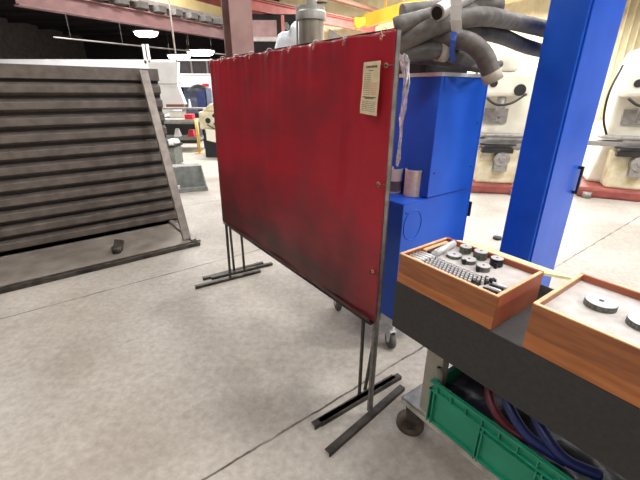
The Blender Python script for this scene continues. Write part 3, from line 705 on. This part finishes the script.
for (x, y) in ((.06, .07), (.06, ML-.07), (MW-.07, .07), (MW-.07, ML-.07)):
    caster(mc, x-.05, y-.055, .06, .036, .165, rot=R(70))
    b = B(); box(b, x-.06, x+.045, y-.075, y+.04, .165, .236); obj('caster_bracket', b, 'castgrey', mc, bevel=.006)

# cans on the ledge
a = at_z(396.5, 197.5, 1.062)
def can(name, label, pos, r, h, m, dark=None):
    t = thing(name, label, 'can', pos)
    b = B(); lathe(b, [(0, 0), (r, 0), (r, h), (r*.92, h), (r*.9, h*.9), (0, h*.88)], 28); obj('body', b, m, t, smooth=False)
    b = B(); lathe(b, [(r*.93, h-.004), (r*1.03, h-.004), (r*1.03, h+.004), (r*.93, h+.004), (r*.93, h-.004)], 28); obj('rim', b, 'can', t)
    if dark:
        b = B(); lathe(b, [(r*1.008, h*.06), (r*1.012, h*.07), (r*1.012, h*.5), (r*1.008, h*.51)], 28); obj('dark_band', b, dark, t)
    return t
can('paint_can', 'white can with dark lower band on the blue ledge beside the screen post', (.497, 2.43, 1.06), .054, .155, 'can', 'candark')
can('paint_can', 'beige-white can on the blue ledge nearer the tall cabinet', (.612, 2.345, 1.06), .062, .165, 'canbeige')

# ------------------------------------------------------------------ hoses
def HP(u, v, y): return at_y(u, v, y)
def hose(label, pts, r, m='hose', rib=.008, **k):
    return tag(obj('dust_hose', hose_bm([HP(*p_) for p_ in pts], r, rib=rib, **k), m), label, 'hose')
h = hose('thick grey hose roll lying on top of the bundle', [(402, 14, 2.35), (413, 12.5, 2.36), (440, 10, 2.38), (470, 8, 2.4), (500, 6.5, 2.42)], .05, rib=.004)
h = hose('light metallic duct tube with open end pointing left, on the hose bundle', [(437, 13, 2.05), (450, 6, 2.12), (468, -4, 2.22), (500, -22, 2.4)], .038, 'duct', rib=.0)
p0, p1 = HP(437.2, 13, 2.05), HP(450, 6, 2.12); d = (p1-p0).normalized()
b = B(); cyl(b, p0-d*.004, p0+d*.03, .029); obj('tube_opening', b, 'inside', h)
b = B(); cyl(b, p1-d*.012, p1+d*.012, .041); obj('coupling', b, 'strap', h)
hose('grey hose ending at the screen post, second from the top', [(395, 27, 2.1), (402, 24.5, 2.1), (425, 18.5, 2.15), (450, 12, 2.25), (475, 12, 2.4), (510, 22, 2.75), (560, 34, 3.0)], .043)
hose('long grey hose sweeping from the post up to the right', [(385, 56, 2.15), (400, 45, 2.12), (425, 31, 2.1), (455, 20.5, 2.12), (485, 16.5, 2.2), (515, 22, 2.6), (555, 30, 2.95)], .046)
hose('grey hose just under the long sweeping one', [(388, 44, 2.3), (405, 38, 2.3), (440, 30, 2.35), (470, 30, 2.4), (500, 36, 2.6), (525, 46, 2.85), (560, 56, 3.1)], .045, 'hosedark')
hose('dark grey hose with tape cuff low in the bundle', [(394, 66, 2.12), (402, 59, 2.12), (420, 52.5, 2.12), (441, 51, 2.14), (458, 56, 2.18), (476, 64, 2.3)], .042, 'hosedark')
p_ = [HP(*q) for q in ((437.5, 51.2, 2.138), (446, 52.4, 2.15))]
o = bpy.data.objects['dust_hose.004'] if 'dust_hose.004' in bpy.data.objects else h
b = B(); cyl(b, p_[0], p_[1], .0475); obj('tape_cuff', b, 'cuff', [x for x in COL.objects if x.get('label') == 'dark grey hose with tape cuff low in the bundle'][0])
o = hose('grey hose arching down to a cut pale end at the right', [(420, 44, 2.2), (436, 39, 2.16), (453, 39, 2.12), (470, 43, 2.08), (483, 54, 2.05), (489.5, 69, 2.04), (493, 79, 2.04)], .046)
p_ = [HP(490.5, 72, 2.04), HP(493.5, 81, 2.04)]
b = B(); cyl(b, p_[0], p_[1], .048); obj('hose_end', b, 'cuff', o)
hose('thin dark hose lying on the blue cabinet top', [(405, 60, 2.35), (425, 61, 2.3), (455, 65, 2.25), (484, 69, 2.25), (500, 64, 2.4)], .02, 'hosedark', rib=0)
# straps
b = B()
p_ = [HP(456, -6, 1.98), HP(456, 6, 1.98), HP(456, 20, 1.99), HP(457, 33, 2.03)]
for i in range(3):
    for k in range(3):
        off = Vector((-.018+k*.018, 0, 0)); bar(b, p_[i]+off, p_[i+1]+off*.8, .003+.002*(k % 2), .019, up=(1, 0, 0))
tag(obj('grey_strap', b, 'strap'), 'pale grey strap looped round the hoses at the top', 'strap')
b = B(); s = spline([HP(454, 32, 2.02), HP(453, 42, 2.0), HP(452, 52, 2.05), HP(453, 61, 2.1)], 6)
for i in range(len(s)-1): bar(b, s[i], s[i+1], .004, .026, up=(1, 0, 0))
tag(obj('blue_strap', b, 'bluestrap'), 'blue strap hanging over the lower hoses', 'strap')
# clear plastic wrap hanging beside the post
b = B(); pts = [(403.5, 54), (405, 60), (406, 70), (406, 82), (404.5, 95), (403.5, 108), (402, 120), (401, 132), (399.5, 145), (398, 158), (397, 165)]
wd = [.028, .036, .030, .022, .020, .018, .014, .010, .010, .013, .005]; prev = None
for i, (u, v) in enumerate(pts):
    c = at_y(u, v, 1.85+.01*i); row = []
    for k in range(7):
        f = k/6-.5; row.append(b.verts.new(c+Vector((f*wd[i]*1.3+.003*math.sin(i*3+k), .02*math.sin(k*2.1+i*1.3), .006*math.cos(k*1.7)))))
    if prev:
        for k in range(6): b.faces.new((prev[k], prev[k+1], row[k+1], row[k]))
    prev = row
o = tag(obj('plastic_wrap', b, 'film'), 'crumpled clear plastic film hanging beside the near screen post', 'plastic film')
so = o.modifiers.new('thick', 'SOLIDIFY'); so.thickness = .001

# second blue cabinet at the right
B2 = Vector((1.5, 2.38, 0))
t = thing('blue_cabinet', 'very tall blue steel cabinet standing at the right behind the bench', 'cabinet', B2, MA)
b = B(); box(b, 0, .5, 0, .22, .06, 2.55); obj('body', b, 'blue', t, bevel=.006)
b = B(); box(b, .02, .48, -.012, 0, .1, 2.5); obj('door', b, 'blue', t, bevel=.003)
b = B(); box(b, .42, .44, -.045, -.03, 1.0, 1.2); box(b, .42, .44, -.04, -.012, 1.0, 1.02); box(b, .42, .44, -.04, -.012, 1.18, 1.2); obj('handle', b, 'black', bpy.data.objects['door'] if False else t)
b = B(); box(b, .02, .48, .02, .2, 0, .06); obj('plinth', b, 'black', t)

# ------------------------------------------------------------------ bench
BO = Vector((.347, 1.45, 0)); BA = math.atan2(-.81, .5864)
def W(x, y, z=0): return V2(BO, BA, x, y, z)
bench = thing('surface_table', 'thick dark grey slab table on a pale wheeled stand, front right', 'table', BO, BA)
b = B(); box(b, -.005, 1.9, -.004, .5, .66, .9); obj('slab', b, 'slab', bench, bevel=.004)
def leg(x0, x1, y0, flip=1):
    b = B(); box(b, x0, x1, y0, y0+.004, .24, .66); box(b, x0, x0+.004, y0, y0+.05*flip, .24, .66) if flip > 0 else box(b, x0, x0+.004, y0-.05, y0, .24, .66)
    box(b, x1-.004, x1, min(y0, y0+.05*flip), max(y0, y0+.05*flip), .24, .66); obj('leg', b, 'stand', bench, bevel=.002)
leg(.155, .245, .07); leg(1.6, 1.69, .07); leg(.155, .245, .42, -1); leg(1.6, 1.69, .42, -1)
b = B(); box(b, .06, 1.8, .05, .46, .225, .24); box(b, .06, 1.8, .05, .056, .2, .24); box(b, .06, .066, .05, .46, .2, .24); obj('lower_shelf', b, 'shelfplate', bench, bevel=.002)
for x, y in ((.13, .09), (1.7, .09), (.13, .41), (1.7, .41)): caster(bench, x-.03, y, .072, .05, .225, 'darksteel', rot=R(35), wheel='wheelbrown')
b = B(); cyl(b, (.262, .078, .42), (.232, .066, .545), .012); o = tag(obj('steel_tube', b, 'tubegrey'), 'short grey tube sticking up from the green tote corner', 'tube')
o.location = BO; o.rotation_euler.z = BA
b = B(); cyl(b, (.2335, .0665, .5415), (.2315, .0655, .5462), .009); obj('tube_bore', b, 'inside', o)
# green tote
TX0, TX1, TY0, TY1, TZ0, TZ1 = .215, .95, .035, .415, .24, .475
tote = thing('green_tote', 'green ribbed plastic tote on the lower shelf of the slab table', 'tote', BO, BA)
b = B(); th = .006
box(b, TX0+.015, TX1-.015, TY0+.015, TY1-.015, TZ0, TZ0+th); box(b, TX0+.015, TX1-.015, TY0+.015, TY0+.015+th, TZ0, TZ1); box(b, TX0+.015, TX1-.015, TY1-.02, TY1-.014, TZ0, TZ1)
box(b, TX0+.015, TX0+.02, TY0+.015, TY1-.015, TZ0, TZ1); box(b, TX1-.02, TX1-.015, TY0+.015, TY1-.015, TZ0, TZ1); obj('body', b, 'green', tote)
b = B()
for z in (TZ1-.008, TZ1-.05):
    box(b, TX0, TX1, TY0, TY0+.015, z, z+.006); box(b, TX0, TX1, TY1-.015, TY1, z, z+.006); box(b, TX0, TX0+.015, TY0, TY1, z, z+.006); box(b, TX1-.015, TX1, TY0, TY1, z, z+.006)
box(b, TX0, TX1, TY0, TY0+.003, TZ1-.006, TZ1+.004)
obj('rim', b, 'green', tote, bevel=.001)
b = B()
for i in range(10): x = TX0+.04+i*(TX1-TX0-.08)/9; box(b, x-.0025, x+.0025, TY0, TY0+.015, TZ1-.05, TZ1-.004)
for x in (TX0+.01, TX0+.03, TX0+.255, TX0+.27, TX0+.48, TX0+.50, TX1-.02): box(b, x-.003, x+.003, TY0, TY0+.015, TZ0, TZ1-.045)
for y in (TY0+.02, TY0+.13, TY0+.25, TY1-.02): box(b, TX0, TX0+.015, y-.003, y+.003, TZ0, TZ1-.045)
box(b, TX0+.255, TX1, TY0, TY0+.015, TZ1-.075, TZ1-.07); box(b, TX0+.01, TX1, TY0, TY0+.015, TZ0+.012, TZ0+.017)
obj('rib', b, 'green', tote, bevel=.001)
b = B(); nx, ny = 22, 12; g = []
for i in range(nx):
    row = []
    for j in range(ny):
        x = TX0+.03+(TX1-TX0-.06)*i/(nx-1); y = TY0+.03+(TY1-TY0-.06)*j/(ny-1)
        row.append(b.verts.new((x, y, TZ1-.05+.06*noise.noise(Vector((x*9, y*9, 0)))+.02*noise.noise(Vector((x*25, y*25, 3))))))
    g.append(row)
for i in range(nx-1):
    for j in range(ny-1): b.faces.new((g[i][j], g[i+1][j], g[i+1][j+1], g[i][j+1])).smooth = True
bot = [b.verts.new((x, y, TZ0+.01)) for x, y in ((TX0+.03, TY0+.03), (TX1-.03, TY0+.03), (TX1-.03, TY1-.03), (TX0+.03, TY1-.03))]; b.faces.new(bot[::-1])
o = tag(obj('plastic_bag', b, 'navybag'), 'black-navy crumpled plastic filling the green tote', 'bag'); o.location = BO; o.rotation_euler.z = BA
def tote_hose(label, pts, r, m):
    o = tag(obj('coiled_hose', hose_bm(pts, r), m), label, 'hose'); o.location = BO; o.rotation_euler.z = BA
tote_hose('maroon hose curving down inside the green tote', [(.40, .25, .56), (.42, .15, .57), (.47, .09, .52), (.56, .085, .465), (.66, .12, .455)], .018, 'maroonhose')
tote_hose('blue hose curving down inside the green tote', [(.44, .28, .60), (.48, .16, .60), (.53, .10, .555), (.63, .085, .49), (.75, .12, .46)], .02, 'navyhose')
tote_hose('second blue hose behind the first inside the green tote', [(.52, .3, .60), (.57, .18, .60), (.63, .12, .55), (.74, .1, .49), (.84, .16, .46)], .02, 'navyhose')

# wooden tool case with pins, rods and discs
def case(name, label, x0, x1, y0, y1, zb, zt):
    t = thing(name, label, 'case', W(0, 0), BA); w = .012; zb += .0005
    b = B(); box(b, x0, x1, y0, y0+w, zb, zt-.004); obj('front_panel', b, 'wood', t, bevel=.0015)
    b = B(); box(b, x0+.0005, x1-.0005, y0-.0012, y0, zb+.001, zb+(zt-zb)*.36); obj('front_moulding', b, 'woodorange', t)
    b = B(); box(b, x0, x1, y1-w, y1, zb, zt-.004); obj('back_panel', b, 'woodred', t, bevel=.0015)
    b = B(); box(b, x0, x0+w, y0+w, y1-w, zb, zt-.004); obj('end_panel', b, 'wood', t)
    b = B(); box(b, x1-w, x1, y0+w, y1-w, zb, zt-.004); obj('end_panel', b, 'woodred', t)
    b = B(); box(b, x0, x1, y0, y0+w, zt-.004, zt); box(b, x0, x0+w, y0+w, y1-w, zt-.004, zt); box(b, x1-w, x1, y0+w, y1-w, zt-.004, zt); obj('rim_edge', b, 'woodlight', t)
    b = B(); box(b, x0, x1, y1-w, y1, zt-.004, zt); obj('back_rim', b, 'woodred', t)
    b = B(); box(b, x0+w, x1-w, y0+w, y1-w, zb+.05, zt-.024); obj('tray_insert', b, 'tray', t)
    return t
ZR = 1.038
tc = case('tool_case', 'open varnished wooden case of steel gauges at the far end of the slab', 0, .45, 0, .33, .9, ZR)
b = B(); vs = [(0.02, .334, ZR-.008), (.45, .334, ZR-.008), (.50, .56, .955), (.12, .54, .965), (.04, .45, 1.0)]
f = b.faces.new([b.verts.new(v) for v in vs]); ex = bmesh.ops.extrude_face_region(b, geom=[f]); bmesh.ops.translate(b, vec=(0, 0, -.012), verts=[v for v in ex['geom'] if isinstance(v, bmesh.types.BMVert)])
obj('open_lid', b, 'lid', tc)
ZF = ZR-.024+.0005
def put(o, x, y, z=ZF, r=0): o.location = W(x, y, z); o.rotation_euler.z = BA+r; return o
# long bars at the left end
b = B(); cyl(b, (-.085, 0, .016), (.085, 0, .016), .016, seg=20); o = tag(obj('cylinder_gauge', b, 'gauge'), 'thick white cylinder lying in the left end of the case', 'gauge'); put(o, .072, .215, r=R(98))
b = B(); box(b, -.085, .085, -.008, .008, 0, .012); o = tag(obj('black_bar', b, 'blacksteel', bevel=.001), 'black bar lying beside the thick white cylinder', 'bar'); put(o, .034, .225, r=R(98))
b = B(); box(b, -.085, .085, -.01, .01, 0, .014); o = tag(obj('wood_block', b, 'woodlight', bevel=.001), 'wooden strip along the left end inside the case', 'strip'); put(o, .0235+.0, .22, r=R(90))
for i in range(5):
    b = B(); cyl(b, (-.038, 0, .007), (.038, 0, .007), .0062, seg=10)
    o = tag(obj('gauge_rod', b, 'gauge'), 'short pale rod in the front left corner of the case', 'rod', 'rods in the front left corner of the case'); put(o, .055+.0, .034+i*.0205, r=R(4))
b = B(); box(b, .014, .097, .022, .13, 0, .0006); o = tag(obj('rod_gap_sheet', b, 'blacksteel'), 'thin dark sheet added under the pale rods in the front left corner of the case', 'mat'); put(o, 0, 0)  # dark sheet added so the gaps between the rods come out dark
# grid of upright pins
b = B(); lathe(b, [(0, .0), (.0056, 0), (.0056, .015), (.005, .0165), (0, .0165)], 12); pin = obj('gauge_pin', b, 'gauge')
tag(pin, 'small upright steel pin in the grid along the front of the case', 'gauge pin', 'pin grid at the front of the case')
first = True
for i in range(15):
    for j in range(6):
        if i > 12 and j < 3: continue
        o = pin if first else pin.copy()
        if not first: COL.objects.link(o)
        first = False
        put(o, .107+i*.0165+(j % 2)*.008, .024+j*.0175)
b = B(); box(b, .1, .346, .015, .125, -.0004, .0)
for i in range(15):
    for j in range(5): box(b, .098+i*.0165, .1145+i*.0165, .028+j*.0175, .037+j*.0175, 0, .006)
o = tag(obj('pin_holder', b, 'blacksteel'), 'dark slotted plate between the rows of pins in the case', 'plate'); put(o, 0, 0)
# discs
def disc(label, x, y, r, h, side, slot=True, rot=0):
    t = thing('ring_gauge', label, 'gauge', W(x, y, ZF), BA+rot)
    b = B(); lathe(b, [(0, 0), (r, 0), (r, h-.002), (r-.002, h-.0015)], 30); obj('body', b, side, t)
    b = B(); lathe(b, [(r-.001, h-.0025), (r-.002, h), (0, h)], 30); obj('face', b, 'gauge', t)
    if slot:
        b = B(); lathe(b, [(0, h+.0006), (r*.18, h+.0006), (r*.18, h)], 16); obj('bore', b, 'blacksteel', t)
    return t
disc('knurled steel disc at the back left of the row in the case', .132, .287, .026, .032, 'knurl')
disc('largest knurled steel disc, middle of the back row in the case', .207, .284, .029, .036, 'knurl')
disc('dark knurled disc at the right of the back row in the case', .285, .278, .026, .034, 'blacksteel')
disc('flat pale disc with dark bore behind the thick cylinder end', .132, .205, .032, .014, 'knurl')
disc('flat pale disc with dark bore, middle of the middle row', .203, .207, .030, .018, 'knurl')
disc('pale disc with dark notch, right of the middle row', .278, .192, .028, .022, 'knurl')
for i, (x, y, lb) in enumerate(((.203, .174, 'black stud in front of the middle pale disc'), (.276, .160, 'black stud in front of the right pale disc'), (.300, .247, 'black stud in front of the dark knurled disc'))):
    b = B(); box(b, -.006, .006, -.006, .006, 0, .022); put(tag(obj('black_stud', b, 'blacksteel', bevel=.001), lb, 'stud'), x, y)
for i in range(5):
    b = B(); cyl(b, (-.026, 0, .006), (.026, 0, .006), .006, seg=10)
    o = tag(obj('steel_punch', b, 'blacksteel' if i % 2 else 'gauge'), 'short steel punch in the right front corner of the case, ' + ('dark' if i % 2 else 'bright'), 'punch', 'dark punches' if i % 2 else 'bright punches')
    put(o, .395, .028+i*.021, r=R(8))
for i, (x, y, r_) in enumerate(((.345, .09, 40), (.36, .125, 110), (.335, .118, 10))):
    b = B(); cyl(b, (-.018, 0, .007), (.018, 0, .007), .006, seg=10); box(b, -.006, .006, -.012, .012, 0.0, .014)
    o = tag(obj('tee_key', b, 'blacksteel'), ['small dark tee key nearest the punches', 'small dark tee key below the right pale disc', 'small dark tee key at the end of the pin grid'][i], 'key'); put(o, x, y, r=R(r_))

# neighbouring wooden case further along the slab
tc2 = case('tool_case', 'larger varnished wooden case at the near right end of the slab', .56, 1.35, 0.0, .36, .9, 1.07)
b = B(); vs = [(.58, .364, 1.062), (1.35, .364, 1.062), (1.40, .62, .975), (.66, .58, .985)]
f = b.faces.new([b.verts.new(v) for v in vs]); ex = bmesh.ops.extrude_face_region(b, geom=[f]); bmesh.ops.translate(b, vec=(0, 0, -.012), verts=[v for v in ex['geom'] if isinstance(v, bmesh.types.BMVert)])
obj('open_lid', b, 'lid', tc2)
disc2 = []
for k, (x, y, lb) in enumerate(((.68, .2, 'pale disc at the left inside the larger wooden case'), (.80, .18, 'pale disc second from left inside the larger wooden case'), (.93, .2, 'pale disc at the right inside the larger wooden case'))):
    d_ = disc(lb, x, y, .045, .02, 'knurl'); d_.location.z = 1.07-.024+.0005

# ------------------------------------------------------------------ lights: rows of high bay lamps over the hall, two added for the cladding
def area(x, y, z, e, sx=1.4, sy=.7, col=(1, .978, .952)):
    ld = bpy.data.lights.new('bay_light', 'AREA'); ld.shape = 'RECTANGLE'; ld.size = sx; ld.size_y = sy; ld.energy = e; ld.color = col
    o = bpy.data.objects.new('bay_light', ld); COL.objects.link(o); o.location = (x, y, z)
LAMPS = []
for i, x in enumerate((-8.2, -3.0, 2.2, 7.4)):
    for j, y in enumerate((-2.5, 2.0, 6.5)):
        LAMPS.append((x, y))
rown = ['first', 'second', 'third', 'fourth']; coln = ['behind the camera', 'over the screens', 'over the far aisle']
k = 0
for i in range(4):
    for j in range(3):
        x, y = LAMPS[k]; k += 1
        highbay(x, y, 6.4, 'hanging ceiling lamp of the %s row, %s' % (rown[i], coln[j]))
        area(x, y, 6.12, ((60, 60, 80), (75, 40, 70), (55, 170, 170), (480, 330, 240))[i][j], 1.6, .8)
for (x, y, lb, e) in ((-9, 13, 'over the far grey table', 380), (-3, 13, 'over the cream lathe', 500), (3, 13, 'over the aisle behind the milling machines', 350),
                   (9.5, 13, 'far right over the milling machines', 350), (-7, 16, 'in front of the white partition wall', 360), (4, 22, 'added to brighten the cream cladding', 1700),
                   (14, 22, 'added far right to brighten the cream cladding', 1700), (-14, 20, 'beyond the partition wall, far left', 500)):  # both cladding lamps are unseen and added to brighten the cream wall
    highbay(x, y, 6.9, 'hanging ceiling lamp ' + lb)
    area(x, y, 6.42, e, 2, 1)
wd_ = bpy.data.worlds.new('world'); S.world = wd_; wd_.use_nodes = True
wd_.node_tree.nodes['Background'].inputs[0].default_value = (.8, .85, 1, 1); wd_.node_tree.nodes['Background'].inputs[1].default_value = .3
S.view_settings.view_transform = 'Standard'; S.view_settings.look = 'None'; S.view_settings.gamma = 1; S.view_settings.use_curve_mapping = False
S.view_settings.exposure = 0.56
S.cycles.use_denoising = True
S.cycles.max_bounces = 6
